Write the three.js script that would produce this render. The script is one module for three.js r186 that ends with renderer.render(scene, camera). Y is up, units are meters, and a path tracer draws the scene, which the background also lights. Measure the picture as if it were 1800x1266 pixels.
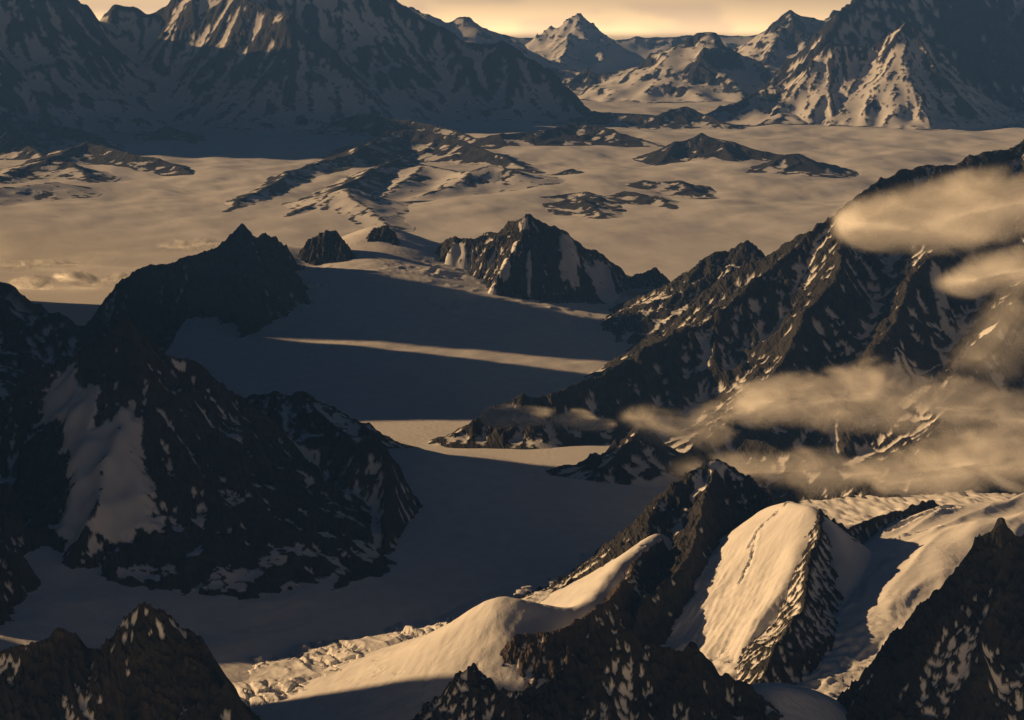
import * as THREE from 'three';

// ---------------------------------------------------------------- camera, sky, sun, exposure
const EYE = 3000, FOCAL = 2742, PITCH = 11.8 * Math.PI / 180;         // metres above the valley ice; focal length and rows in the photograph's pixels
const scene = new THREE.Scene();
const camera = new THREE.PerspectiveCamera(2 * Math.atan(633 / FOCAL) * 180 / Math.PI, 1800 / 1266, 50, 300000);
camera.position.set(0, EYE, 0);
camera.rotation.x = -PITCH;

const SUN_EL = 16.5 * Math.PI / 180, SUN_AZ = -13 * Math.PI / 180;        // low sun at the left, a little beyond the scene
const sunDir = new THREE.Vector3(-Math.cos(SUN_EL) * Math.cos(SUN_AZ), Math.sin(SUN_EL), Math.cos(SUN_EL) * Math.sin(SUN_AZ));
const sun = new THREE.DirectionalLight(new THREE.Color().setRGB(1, 0.62, 0.29), 5);
sun.position.copy(sunDir).multiplyScalar(90000).add(new THREE.Vector3(0, 0, -30000));
sun.target.position.set(0, 0, -30000);
sun.castShadow = true; sun.shadow.radius = 1.2; sun.shadow.mapSize.set(4096, 4096);
Object.assign(sun.shadow.camera, { left: -45000, right: 45000, top: 30000, bottom: -30000, near: 1000, far: 200000 });
scene.add(sun, sun.target);

const renderer = new THREE.WebGLRenderer({ antialias: true });
renderer.toneMapping = THREE.LinearToneMapping;
renderer.toneMappingExposure = 1.15;
renderer.shadowMap.enabled = true;
scene.fog = new THREE.FogExp2(new THREE.Color().setRGB(0.13, 0.35, 1.0), 9.5e-6);

// ---------------------------------------------------------------- noise
function rng(seed) { let s = seed | 0; return () => { s = (s + 0x6d2b79f5) | 0; let t = Math.imul(s ^ (s >>> 15), 1 | s); t = (t + Math.imul(t ^ (t >>> 7), 61 | t)) ^ t; return ((t ^ (t >>> 14)) >>> 0) / 4294967296; }; }
const PERM = new Uint8Array(512), GX = new Float32Array(256), GY = new Float32Array(256);
{ const r = rng(7), p = [...Array(256).keys()]; for (let i = 255; i > 0; i--) { const j = Math.floor(r() * (i + 1)); [p[i], p[j]] = [p[j], p[i]]; }
  for (let i = 0; i < 512; i++) PERM[i] = p[i & 255]; for (let i = 0; i < 256; i++) { const a = r() * 6.2831853; GX[i] = Math.cos(a); GY[i] = Math.sin(a); } }
function noise(x, y) {
  const fx = Math.floor(x), fy = Math.floor(y), X = fx & 255, Y = fy & 255; x -= fx; y -= fy;
  const u = x * x * x * (x * (x * 6 - 15) + 10), v = y * y * y * (y * (y * 6 - 15) + 10);
  const a = PERM[PERM[X] + Y], b = PERM[PERM[X + 1] + Y], c = PERM[PERM[X] + Y + 1], d = PERM[PERM[X + 1] + Y + 1];
  const n0 = GX[a] * x + GY[a] * y, n1 = GX[b] * (x - 1) + GY[b] * y, n2 = GX[c] * x + GY[c] * (y - 1), n3 = GX[d] * (x - 1) + GY[d] * (y - 1);
  const l = n0 + u * (n1 - n0); return 1.5 * (l + v * (n2 + u * (n3 - n2) - l));
}
function fbm(x, y, o, g = 0.5) { let s = 0, a = 1; for (let i = 0; i < o; i++) { s += a * noise(x, y); a *= g; const t = x * 1.62 - y * 1.18 + 13.7; y = x * 1.18 + y * 1.62 - 5.1; x = t; } return s; }
function ridged(x, y, o, g = 0.5) { let s = 0, a = 1, w = 1; for (let i = 0; i < o; i++) { let n = 1 - Math.abs(noise(x, y)) * 1.5; n *= n; s += a * n * w; w = Math.min(1, Math.max(0.15, n * 1.4)); a *= g; const t = x * 1.62 - y * 1.18 + 3.7; y = x * 1.18 + y * 1.62 - 9.1; x = t; } return s; }
// Gullies that run down the fall line: cosine kernels turned across the slope, octave on octave (out: height and its two slopes).
const GUL = [0, 0, 0];
function gully(px, py, dx, dy) {
  const ix = Math.floor(px), iy = Math.floor(py), fx = px - ix, fy = py - iy; let v = 0, vx = 0, vy = 0, wt = 0;
  for (let i = -1; i <= 2; i++) for (let j = -1; j <= 2; j++) {
    const h = PERM[PERM[(ix + i) & 255] + ((iy + j) & 255)], ax = fx - i - GX[h] * 0.35, ay = fy - j - GY[h] * 0.35, d = ax * ax + ay * ay;
    if (d > 2.6) continue;
    const w = Math.exp(-d * 2), m = (ax * dx + ay * dy) * 6.2831853, c = Math.cos(m), s = Math.sin(m); wt += w; v += c * w; vx -= s * dx * w; vy -= s * dy * w;
  }
  GUL[0] = v / wt; GUL[1] = vx / wt; GUL[2] = vy / wt;
}
const ss = (a, b, x) => { x = Math.min(1, Math.max(0, (x - a) / (b - a))); return x * x * (3 - 2 * x); };
const lerp = (a, b, t) => a + (b - a) * t;

// ---------------------------------------------------------------- sky: warm low band, dusk blue above, thin streaks of cloud near the horizon
{
  const W = 2048, Hh = 1024, data = new Float32Array(W * Hh * 4);
  for (let r = 0; r < Hh; r++) {
    const el = ((r + 0.5) / Hh - 0.5) * 180;
    for (let c = 0; c < W; c++) {
      const az = ((c + 0.5) / W - 0.5) * 360 + 90;                    // degrees to the right of the view, wrapped
      const a = ((az + 540) % 360) - 180, e = Math.max(0, el);
      const warm = Math.exp(-e / 1.4), mid = Math.exp(-e / 16), glow = el < 0 ? 0.25 : 0.14 + 0.86 * Math.exp(-(((a + 14) / 48) ** 2));
      const st = fbm(a / 5 + 3, e / 0.55 + 8, 4, 0.55), bank = ss(0.05, 0.5, st) * Math.exp(-e / 7) * 0.22;
      const k = el < 0 ? 1 : 1 - bank;
      const L = [0.0015 + 0.006 * mid + 3.7 * warm * glow * k, 0.0042 + 0.008 * mid + 2.35 * warm * glow * k, 0.0125 + 0.014 * mid + 1.08 * warm * glow * (k + bank * 0.4)];
      for (let q = 0; q < 3; q++) data[(r * W + c) * 4 + q] = L[q];
      data[(r * W + c) * 4 + 3] = 1;
    }
  }
  const t = new THREE.DataTexture(data, W, Hh, THREE.RGBAFormat, THREE.FloatType);
  t.mapping = THREE.EquirectangularReflectionMapping; t.magFilter = THREE.LinearFilter; t.needsUpdate = true;
  scene.background = t; scene.environment = t;
}
const WOR = [0, 0];
function worley(x, y) {                                               // out: distance to the border between blocks, and a number per block
  const ix = Math.floor(x), iy = Math.floor(y); let a = 9, b = 9, id = 0;
  for (let i = -1; i <= 1; i++) for (let j = -1; j <= 1; j++) { const h = PERM[PERM[(ix + i) & 255] + ((iy + j) & 255)], dx = ix + i + 0.5 + GX[h] * 0.42 - x, dy = iy + j + 0.5 + GY[h] * 0.42 - y, d = Math.sqrt(dx * dx + dy * dy); if (d < a) { b = a; a = d; id = h; } else if (d < b) b = d; }
  WOR[0] = b - a; WOR[1] = id / 255;
}
// ---------------------------------------------------------------- places: a point seen at (px, py) in the photograph, d metres ahead
const cP = Math.cos(PITCH), sP = Math.sin(PITCH);
function at(px, py, d) { const u = (px - 900) / FOCAL, v = (633 - py) / FOCAL, fz = cP + v * sP, k = d / fz; return [u * k, EYE + (v * cP - sP) * k, -d]; }
const BASE = [[0, 0], [22000, 0], [27000, 200], [31000, 400], [36000, 600], [41500, 750], [45000, 800], [60000, 900], [400000, 900]];
function base(d) { if (d <= 0) return 0; for (let i = 1; i < BASE.length; i++) if (d < BASE[i][0]) { const [a, ya] = BASE[i - 1], [b, yb] = BASE[i]; return lerp(ya, yb, ss(0, 1, (d - a) / (b - a)) * 0.3 + 0.7 * (d - a) / (b - a)); } return 900; }
function onGround(px, py) { let d = 15000; for (let i = 0; i < 40; i++) { const u = (633 - py) / FOCAL, t = -(u * cP - sP) / (cP + u * sP); d = lerp(d, (EYE - base(d)) / t, 0.6); } return d; }
const low = (px, py, h) => { const d = onGround(px, py), w = at(px, py, d); return [w[0], base(d) + h, w[2]]; };   // a point h metres above the ice seen at (px, py)
function ground(x, z) {
  const d = -z; let h = base(d);
  const far = ss(18000, 30000, d);
  h += fbm(x / 2600 + 3, z / 2600, 3) * lerp(10, 85, far);
  h += fbm(x / 700 + 9, z / 500 + 4, 3) * lerp(2.5, 13, far) + far * 2.2 * fbm(x / 330, z / 170, 2) * ss(-0.3, 0.5, noise(x / 3000, z / 3000 + 9));
  h += noise(x / 160, z / 110) * 0.5 + noise(x / 60, z / 45) * 0.15;
  return h;
}

// ---------------------------------------------------------------- materials: real base colours, grain from vertex colours
function reliefTexture(kind) {                                       // tiling relief: wind-carved snow or broken rock
  const W = 512, data = new Uint8Array(W * W * 4), wrap = (f) => (x, y) => { const u = x / W, v = y / W, a = ss(0.7, 1, u), b = ss(0.7, 1, v); return lerp(lerp(f(x, y), f(x - W, y), a), lerp(f(x, y - W), f(x - W, y - W), a), b); };
  const f = wrap(kind === 'rock' ? (x, y) => 0.5 * ridged(x / 46, y / 70, 5, 0.62) - 0.25 : (x, y) => 0.5 + 0.3 * fbm(x / 60 + 0.4 * noise(x / 90, y / 90), y / 26, 5, 0.6));
  for (let y = 0; y < W; y++) for (let x = 0; x < W; x++) { const v = Math.max(0, Math.min(255, f(x, y) * 255)), o = (y * W + x) * 4; data[o] = data[o + 1] = data[o + 2] = v; data[o + 3] = 255; }
  const t = new THREE.DataTexture(data, W, W, THREE.RGBAFormat); t.wrapS = t.wrapT = THREE.RepeatWrapping; t.magFilter = THREE.LinearFilter; t.minFilter = THREE.LinearMipmapLinearFilter; t.generateMipmaps = true; t.needsUpdate = true; return t;
}
const snowMat = new THREE.MeshStandardMaterial({ name: 'snow', color: 0xffffff, vertexColors: true, roughness: 0.85, bumpMap: reliefTexture('snow'), bumpScale: 3.2 });
const rockMat = new THREE.MeshStandardMaterial({ name: 'rock', color: 0xffffff, vertexColors: true, roughness: 0.95, flatShading: true, bumpMap: reliefTexture('rock'), bumpScale: 14 });

const taken = {};
function numbered(n) { taken[n] = (taken[n] ?? -1) + 1; return taken[n] ? n + '_' + String(taken[n]).padStart(3, '0') : n; }
function tag(o, label, category, group, kind) { o.userData.label = label; o.userData.category = category; if (group) o.userData.group = group; if (kind) o.userData.kind = kind; return o; }
function meshFrom(name, pos, nor, col, idx, m) {
  const map = new Int32Array(pos.length / 3).fill(-1), out = new Uint32Array(idx.length); let n = 0;
  for (let i = 0; i < idx.length; i++) { const v = idx[i]; if (map[v] < 0) map[v] = n++; out[i] = map[v]; }
  const P = new Float32Array(n * 3), N = new Float32Array(n * 3), C = new Float32Array(n * 3), U = new Float32Array(n * 2), rocky = m === rockMat;
  for (let v = 0; v < map.length; v++) if (map[v] >= 0) for (let c = 0; c < 3; c++) { P[map[v] * 3 + c] = pos[v * 3 + c]; N[map[v] * 3 + c] = nor[v * 3 + c]; C[map[v] * 3 + c] = col[v * 3 + c]; }
  for (let v = 0; v < n; v++) { const x = P[v * 3], y = P[v * 3 + 1], z = P[v * 3 + 2]; U[v * 2] = (rocky ? x - 0.35 * z : x * 0.96 + z * 0.28) / (rocky ? 420 : 520); U[v * 2 + 1] = (rocky ? y + 0.6 * z : z * 0.96 - x * 0.28 + y * 0.8) / (rocky ? 420 : 520); }
  const g = new THREE.BufferGeometry();
  g.setAttribute('position', new THREE.BufferAttribute(P, 3)); g.setAttribute('normal', new THREE.BufferAttribute(N, 3)); g.setAttribute('color', new THREE.BufferAttribute(C, 3));
  g.setAttribute('uv', new THREE.BufferAttribute(U, 2)); g.setIndex(new THREE.BufferAttribute(out, 1));
  const o = new THREE.Mesh(g, m); o.name = name; o.castShadow = o.receiveShadow = true; return o;
}
let TRI = 0;

// A mountain: crest lines through real points, spurs that branch from them, rock relief, and snow that fills the hollows and lies on what is not too steep.
function boxBlur(src, nx, nz, r, passes) {
  let a = src, b = new Float32Array(src.length);
  for (let p = 0; p < passes; p++) {
    for (let j = 0; j < nz; j++) { let s = 0; const o = j * nx; for (let i = -r; i <= r; i++) s += a[o + Math.min(nx - 1, Math.max(0, i))]; for (let i = 0; i < nx; i++) { b[o + i] = s / (2 * r + 1); s += a[o + Math.min(nx - 1, i + r + 1)] - a[o + Math.max(0, i - r)]; } }
    const c = new Float32Array(src.length);
    for (let i = 0; i < nx; i++) { let s = 0; for (let j = -r; j <= r; j++) s += b[Math.min(nz - 1, Math.max(0, j)) * nx + i]; for (let j = 0; j < nz; j++) { c[j * nx + i] = s / (2 * r + 1); s += b[Math.min(nz - 1, j + r + 1) * nx + i] - b[Math.max(0, j - r) * nx + i]; } }
    a = c;
  }
  return a;
}
function mountain(name, label, category, group, o) {
  const R = rng(o.seed ?? 1), cell = o.cell, seedX = (o.seed ?? 1) * 17.3, segs = [];
  const S0 = o.slope ?? 1.1;
  let minX = 1e9, maxX = -1e9, minZ = 1e9, maxZ = -1e9;
  const floorAt = o.floor ?? ((x, z) => ground(x, z));
  function polyline(pts, par, jag) {               // pts: world points; cut into short pieces with a rough crest
    let s = R() * 9000;
    for (let i = 1; i < pts.length; i++) {
      const [ax, ay, az] = pts[i - 1], [bx, by, bz] = pts[i], len = Math.hypot(bx - ax, bz - az), n = Math.max(1, Math.round(len / (cell * 5)));
      for (let k = 0; k < n; k++) {
        const t0 = k / n, t1 = (k + 1) / n, j = (t) => jag * (1.1 * fbm((s + t * len) / (jag * 7 + 1), seedX, 3) - 0.15);
        segs.push({ x0: lerp(ax, bx, t0), y0: lerp(ay, by, t0) + j(t0), z0: lerp(az, bz, t0), x1: lerp(ax, bx, t1), y1: lerp(ay, by, t1) + j(t1), z1: lerp(az, bz, t1), s0: s + t0 * len, sl: len / n, ...par });
      }
      s += len;
    }
  }
  function spurs(pts, par, sp, level, front) {
    let acc = 0, next = sp.gap * (0.3 + R() * 0.7);
    for (let i = 1; i < pts.length; i++) {
      const [ax, ay, az] = pts[i - 1], [bx, by, bz] = pts[i], len = Math.hypot(bx - ax, bz - az) || 1;
      while (next < acc + len) {
        const t = (next - acc) / len, x = lerp(ax, bx, t), y = lerp(ay, by, t), z = lerp(az, bz, t), fl = floorAt(x, z), rel = y - fl;
        const down = by < ay ? 1 : -1, dx = (bx - ax) / len * down, dz = (bz - az) / len * down;
        for (const side of front ? [1] : [-1, 1]) {
          if (R() < (sp.skip ?? 0.15)) continue;
          let px = -dz * side, pz = dx * side;
          if (front && pz < 0) { px = -px; pz = -pz; }
          const ang = (R() - 0.2) * (sp.bend ?? 0.8), ux = px * Math.cos(ang) + dx * Math.sin(ang), uz = pz * Math.cos(ang) + dz * Math.sin(ang);
          const L = rel / par.S * (sp.len ?? 1) * (0.55 + R() * 0.8), m = 5, q = [];
          let w = 0;
          for (let k = 0; k <= m; k++) { const f = k / m; w += (R() - 0.5) * L * 0.12; q.push([x + ux * L * f - uz * w, y - (sp.drop ?? 0.02) * rel - par.S * (sp.k ?? 0.72) * L * f * (1 - 0.25 * f), z + uz * L * f + ux * w]); }
          const p2 = { ...par, S: par.S * (sp.side ?? 1.25), B: undefined };
          polyline(q, p2, (o.jag ?? 20) * 0.6);
          if (level > 1) spurs(q, { ...p2 }, { ...sp, gap: sp.gap * 0.45, len: (sp.len2 ?? 0.5), skip: 0.25, drop: 0.05 }, level - 1, false);
        }
        next += sp.gap * (0.6 + R() * 0.8);
      }
      acc += len;
    }
  }
  for (const r of o.ridges) {
    const pts = r.p.map((p) => r.world ? p : at(...p)), par = { S: r.S ?? S0, B: r.B ?? (o.back ?? 1.9) * (r.S ?? S0), k: r.k ?? o.k ?? 1.2 };
    polyline(pts, par, r.jag ?? o.jag ?? 20);
    const sp = r.spur === null ? null : (r.spur ?? o.spur);
    if (sp) spurs(pts, par, sp, sp.levels ?? 2, !!sp.front);
  }
  for (const s of segs) { const rel = Math.max(30, Math.max(s.y0, s.y1) - base(-s.z0)); const reach = Math.min(rel * s.k / s.S * Math.log(s.k / (s.k - 1) * 1.1), rel / s.S * (o.reach ?? 4)) + cell * 4; s.rel = rel; s.reach = reach; minX = Math.min(minX, s.x0 - reach); maxX = Math.max(maxX, s.x0 + reach); minZ = Math.min(minZ, s.z0 - reach); maxZ = Math.max(maxZ, s.z0 + reach); }
  if (o.clip) { minX = Math.max(minX, o.clip[0]); maxX = Math.min(maxX, o.clip[1]); minZ = Math.max(minZ, o.clip[2]); maxZ = Math.min(maxZ, o.clip[3]); }
  const zs = [], backZ = o.ridges.reduce((m, r) => Math.min(m, ...r.p.map((p) => (r.world ? p[2] : -p[2]))), 1e9) - (o.behind ?? cell * 8);
  for (let z = maxZ, st = cell * (o.cellZ ?? 1); z > minZ; z -= st) { zs.push(z); if (z < backZ) st = Math.min(st * 1.12, cell * 8); }
  const Z = Float32Array.from(zs.reverse()), nx = Math.ceil((maxX - minX) / cell) + 1, nz = Z.length, N = nx * nz;
  const H = new Float32Array(N), A = new Float32Array(N), D = new Float32Array(N), fl = new Float32Array(N);
  for (let j = 0; j < nz; j++) for (let i = 0; i < nx; i++) { const k = j * nx + i; fl[k] = floorAt(minX + i * cell, Z[j]); H[k] = fl[k] - 120; }
  // warped places, so that no face is a plane
  const WX = new Float32Array(N), WZ = new Float32Array(N), wl = o.warpL ?? cell * 60, wa = o.warp ?? cell * 5;
  for (let j = 0; j < nz; j++) for (let i = 0; i < nx; i++) { const x = minX + i * cell, z = Z[j], k = j * nx + i; WX[k] = x + fbm(x / wl + seedX, z / wl, 3) * wa; WZ[k] = z + fbm(x / wl - seedX, z / wl + 40, 3) * wa; }
  for (const s of segs) {
    const dx = s.x1 - s.x0, dz = s.z1 - s.z0, L2 = dx * dx + dz * dz + 1e-6, rr = s.reach + wa;
    const i0 = Math.max(0, Math.floor((Math.min(s.x0, s.x1) - rr - minX) / cell)), i1 = Math.min(nx - 1, Math.ceil((Math.max(s.x0, s.x1) + rr - minX) / cell));
    let j0 = 0, j1 = nz - 1; while (j0 < nz && Z[j0] < Math.min(s.z0, s.z1) - rr) j0++; while (j1 >= 0 && Z[j1] > Math.max(s.z0, s.z1) + rr) j1--;
    for (let j = j0; j <= j1; j++) for (let i = i0; i <= i1; i++) {
      const k = j * nx + i, x = WX[k] - s.x0, z = WZ[k] - s.z0; let t = (x * dx + z * dz) / L2; t = t < 0 ? 0 : t > 1 ? 1 : t;
      const ex = x - dx * t, ez = z - dz * t, r = Math.sqrt(ex * ex + ez * ez), y = s.y0 + (s.y1 - s.y0) * t, S = s.B && ez < 0 ? s.B : s.S;
      const rel = Math.max(20, (y - fl[k])) * s.k, h = y - rel * (1 - Math.exp(-S * r / rel));
      if (h > H[k]) { H[k] = h; A[k] = s.s0 + t * s.sl; D[k] = r; }
    }
  }
  // relief
  const base0 = boxBlur(H, nx, nz, o.soft ?? 1, 1), amp = o.amp ?? 40, wl1 = o.wave ?? 400;
  const rock = new Float32Array(N), gl = o.gully ?? wl1 * 0.5, ga = o.gullyAmp ?? 0.11, rough = o.rough ?? 0.42;
  const bs = boxBlur(base0, nx, nz, Math.max(1, Math.round(gl * 0.06 / cell)), 2);
  for (let j = 0; j < nz; j++) for (let i = 0; i < nx; i++) {
    const k = j * nx + i, x = minX + i * cell, z = Z[j], up = ss(-10, o.rise ?? 90, base0[k] - fl[k]);
    let h = base0[k];
    if (h < fl[k] - 60) { rock[k] = h; continue; }
    if (amp) {
      const il = Math.max(0, i - 1), ir = Math.min(nx - 1, i + 1), jl = Math.max(0, j - 1), jr = Math.min(nz - 1, j + 1);
      let gx = (bs[j * nx + ir] - bs[j * nx + il]) / ((ir - il) * cell), gz = (bs[jr * nx + i] - bs[jl * nx + i]) / (Z[jr] - Z[jl]);
      const g = Math.hypot(gx, gz) + 1e-5, st = ss(0.15, 0.8, g);
      gx /= g; gz /= g;
      const big = ridged(x / wl1 + seedX, z / wl1, 3, 0.5) - 0.9;
      let e = 0, sx = 0, sz = 0, a = 1, f = 1 / gl;
      const near = ss(0, gl * 0.5, D[k]) * 0.85 + 0.15;
      if (ga) for (let q = 0; q < (o.oct ?? 4); q++) {
        gully(x * f + seedX * q, z * f + q * 7.7, (-gz + sz * 0.6) * 0.9, (gx - sx * 0.6) * 0.9);
        e += a * GUL[0]; sx += a * GUL[1] * 0.35; sz += a * GUL[2] * 0.35; a *= 0.5; f *= 1.93;
      }
      h += up * (amp * 0.7 * big + st * near * gl * ga * (e - 0.3) + amp * rough * st * (ridged(x / wl1 * 3.7 + h / wl1 * 1.2, z / wl1 * 3.7 - h / wl1 * 1.2 + seedX, 4, 0.55) - 1.0));
    }
    if (o.flute) h += up * o.flute[0] * Math.min(1, D[k] / (o.flute[2] ?? 150)) * (ridged(A[k] / o.flute[1], D[k] / (o.flute[1] * 9) + seedX, 2, 0.5) - 0.7);
    rock[k] = h;
  }
  // snow
  if (o.snow?.patch) o.snow.patch = o.snow.patch.map(([px, py, d, rx, rz, f]) => { const w = at(px, py, d); return [w[0], w[2], rx, rz, f]; });
  const sn = { r: 2, lo: 0.5, hi: 1.0, fill: 5, bare: -7, ...o.snow }, sm = boxBlur(rock, nx, nz, sn.r, 2), out = new Float32Array(N), mask = new Float32Array(N);
  for (let j = 0; j < nz; j++) for (let i = 0; i < nx; i++) {
    const k = j * nx + i, il = Math.max(0, i - 1), ir = Math.min(nx - 1, i + 1), jl = Math.max(0, j - 1), jr = Math.min(nz - 1, j + 1), x = minX + i * cell, z = Z[j];
    const sl = Math.hypot((sm[j * nx + ir] - sm[j * nx + il]) / ((ir - il) * cell), (sm[jr * nx + i] - sm[jl * nx + i]) / (Z[jr] - Z[jl]));
    const n = fbm(x / (sn.wave ?? 300) + 7, z / (sn.wave ?? 300) + seedX, 4, 0.6), hgt = (sn.high ? ss(sn.high[0], sn.high[1], rock[k]) * sn.high[2] : 0);
    let steep = ss(sn.lo, sn.hi, sl + n * (sn.vary ?? 0.35) - hgt);
    if (sn.bareIn) for (const [bx, bz, br, bv] of sn.bareIn) steep = Math.min(1, steep + (bv ?? 1) * ss(1, 0.75, (Math.hypot(x - bx, z - bz) / br) + n * 0.25));
    const off = lerp(sn.fill * ss(0, 60, rock[k] - fl[k]), sn.bare * (1 + (sn.clump ?? 1.3) * Math.max(-0.5, fbm(x / (cell * 45) + seedX, z / (cell * 45) + 3, 2) + 0.25)), steep);
    let hs0 = off;
    if (sn.patch) for (const [bx, bz, rx, rz, f] of sn.patch) hs0 = lerp(hs0, f, ss(1.1, 0.75, Math.hypot((x - bx) / rx, (z - bz) / rz) + n * 0.3));
    let hs = o.pure ? Math.max(sm[k], -1e9) : sm[k] + hs0;
    if (sn.flute) hs += sn.flute[0] * Math.min(1, D[k] / 60) * (Math.abs(noise(A[k] / sn.flute[1], D[k] / (sn.flute[1] * 12))) * 2 - 0.6);
    mask[k] = o.pure ? 1 : hs - rock[k]; out[k] = (o.pure ? sm[k] : Math.max(rock[k], hs)) + (o.top ? o.top(x, z, hs > rock[k] ? 1 : 0, Math.max(rock[k], hs), D[k], A[k]) : 0);
  }
  const pos = new Float32Array(N * 3), nor = new Float32Array(N * 3), col = new Float32Array(N * 3), v = new THREE.Vector3();
  const rc = o.rock ?? [0.014, 0.015, 0.017], rc2 = o.rock2 ?? [0.035, 0.033, 0.032];
  for (let j = 0; j < nz; j++) for (let i = 0; i < nx; i++) {
    const k = j * nx + i, il = Math.max(0, i - 1), ir = Math.min(nx - 1, i + 1), jl = Math.max(0, j - 1), jr = Math.min(nz - 1, j + 1), x = minX + i * cell, z = Z[j];
    pos[k * 3] = x; pos[k * 3 + 1] = out[k]; pos[k * 3 + 2] = z;
    v.set(-(out[j * nx + ir] - out[j * nx + il]) / ((ir - il) * cell), 1, -(out[jr * nx + i] - out[jl * nx + i]) / (Z[jr] - Z[jl])).normalize();
    nor[k * 3] = v.x; nor[k * 3 + 1] = v.y; nor[k * 3 + 2] = v.z;
    const t = Math.min(1, Math.max(0, 0.5 + 0.8 * fbm(x / 220 + z / 900, out[k] / 90 + z / 400 + seedX, 3))), g = 1 + 0.4 * noise(x / 400 + seedX, (out[k] + 0.3 * x) / 26) + 0.4 * noise(x / (cell * 3), z / (cell * 3) + out[k] / (cell * 4));
    if (mask[k] > 0) { const w = 0.8 + 0.05 * fbm(x / 90, z / 90, 2); col[k * 3] = w; col[k * 3 + 1] = w; col[k * 3 + 2] = w * 1.01; }
    else for (let c = 0; c < 3; c++) col[k * 3 + c] = lerp(rc[c], rc2[c], t) * g;
  }
  const ri = [], si = [];
  const deep = (k) => out[k] < fl[k] - (o.sink ?? 6);
  for (let j = 0; j < nz - 1; j++) for (let i = 0; i < nx - 1; i++) {
    const a = j * nx + i, b = a + 1, c = a + nx, d = c + 1;
    if (deep(a) && deep(b) && deep(c) && deep(d)) continue;
    const put = (p, q, r) => { const m = mask[p] + mask[q] + mask[r]; (m > 0 ? si : ri).push(p, q, r); };
    if ((i + j) & 1) { put(a, c, b); put(b, c, d); } else { put(a, c, d); put(a, d, b); }
  }
  TRI += (ri.length + si.length) / 3;
  const G = new THREE.Group(); G.name = numbered(name); scene.add(G); tag(G, label, category, group, 'structure');
  if (ri.length) G.add(meshFrom('rock_face', pos, nor, col, ri, rockMat));
  if (si.length) G.add(meshFrom('snow_cover', pos, nor, col, si, snowMat));
  console.log(G.name, nx, nz, segs.length, (ri.length / 3) | 0, (si.length / 3) | 0);
  return G;
}
// ---------------------------------------------------------------- the snow plain and valley ice: one sheet from below the camera to the horizon
{
  const rows = 450, cols = 340, pos = [], nor = [], col = [], idx = [];
  const dAt = (j) => 4200 * Math.pow(88000 / 4200, j / (rows - 1)), uAt = (i) => { const t = i / (cols - 1) * 2 - 1; return 0.37 * t + 0.75 * t ** 7; };
  for (let j = 0; j < rows; j++) for (let i = 0; i < cols; i++) {
    const d = dAt(j), x = uAt(i) * d, z = -d, e = d * 0.0012;
    pos.push(x, ground(x, z), z);
    const gx = (ground(x + e, z) - ground(x - e, z)) / (2 * e), gz = (ground(x, z + e) - ground(x, z - e)) / (2 * e), l = Math.hypot(gx, 1, gz);
    nor.push(-gx / l, 1 / l, -gz / l);
    const w = 0.8 + 0.04 * fbm(x / 900, z / 900, 3); col.push(w, w, w * 1.01);
  }
  for (let j = 0; j < rows - 1; j++) for (let i = 0; i < cols - 1; i++) { const a = j * cols + i, b = a + 1, c = a + cols, d = c + 1; idx.push(a, b, c, b, d, c); }
  const g = meshFrom('ground', pos, nor, col, idx, snowMat); TRI += idx.length / 3;
  scene.add(tag(g, 'wide snow plain and shaded valley ice between all the mountains', 'snowfield', null, 'structure'));
}
const crack = (x, z, lx, lz, w) => { const n = Math.abs(noise(x / lx + 0.5 * noise(x / 150, z / 150), z / lz + 0.4 * noise(x / 90 + 7, z / 90))); return -Math.max(0, 1 - n / w); };
// ---------------------------------------------------------------- far ranges
mountain('mountain', 'faint low range on the horizon behind the pale pyramid', 'mountain', 'far mountains', { seed: 2, cell: 140, slope: 0.7, jag: 110, amp: 200, wave: 3000, k: 1.6,
  ridges: [{ p: [[560, 50, 83000], [640, 56, 83000], [700, 50, 83000], [780, 58, 83000], [850, 60, 83000], [905, 60, 83000], [960, 68, 83000], [1060, 68, 83000], [1100, 62, 83000], [1150, 61, 83000], [1200, 60, 83000], [1300, 57, 83000], [1380, 52, 83000], [1480, 50, 83000], [1560, 55, 83000]] }],
  spur: { gap: 2600, levels: 1 }, snow: { r: 2, lo: 0.6, hi: 1.2, fill: 60, bare: -90, wave: 2500 } });
mountain('snow_mountain', 'pale snow pyramid standing alone against the bright sky', 'mountain', 'far mountains', { seed: 3, cell: 62, slope: 0.9, jag: 70, amp: 260, gullyAmp: 0.13, gully: 900, wave: 2600, k: 1.4, soft: 0, warp: 80,
  ridges: [{ p: [[905, 84, 72000], [934, 70, 72000], [967, 49, 72000], [990, 50, 72000], [1019, 17, 72000], [1039, 43, 72000], [1067, 58, 72000], [1094, 78, 72000], [1129, 101, 72000]] }, { p: [[1000, 52, 71000], [995, 82, 69000], [985, 105, 67000]] }],
  spur: { gap: 1800, levels: 2, k: 0.75 }, snow: { r: 2, lo: 1.0, hi: 1.9, fill: 60, bare: -120, wave: 1500 } });
mountain('snow_mountain', 'small pale double spire behind the long snowy shoulder', 'mountain', 'far mountains', { seed: 5, cell: 85, slope: 0.85, jag: 60, amp: 200, wave: 2000,
  ridges: [{ p: [[700, 12, 62000], [732, 8, 62000], [745, 22, 62000], [755, 21, 62000], [763, 31, 62000], [790, 39, 62000], [808, 24, 62000], [818, 19, 62000], [829, 29, 62000], [845, 54, 62000], [864, 60, 62000], [900, 90, 62000]] }],
  spur: { gap: 1500, levels: 2 }, snow: { r: 2, lo: 0.8, hi: 1.5, fill: 50, bare: -90, wave: 1500 } });
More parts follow.
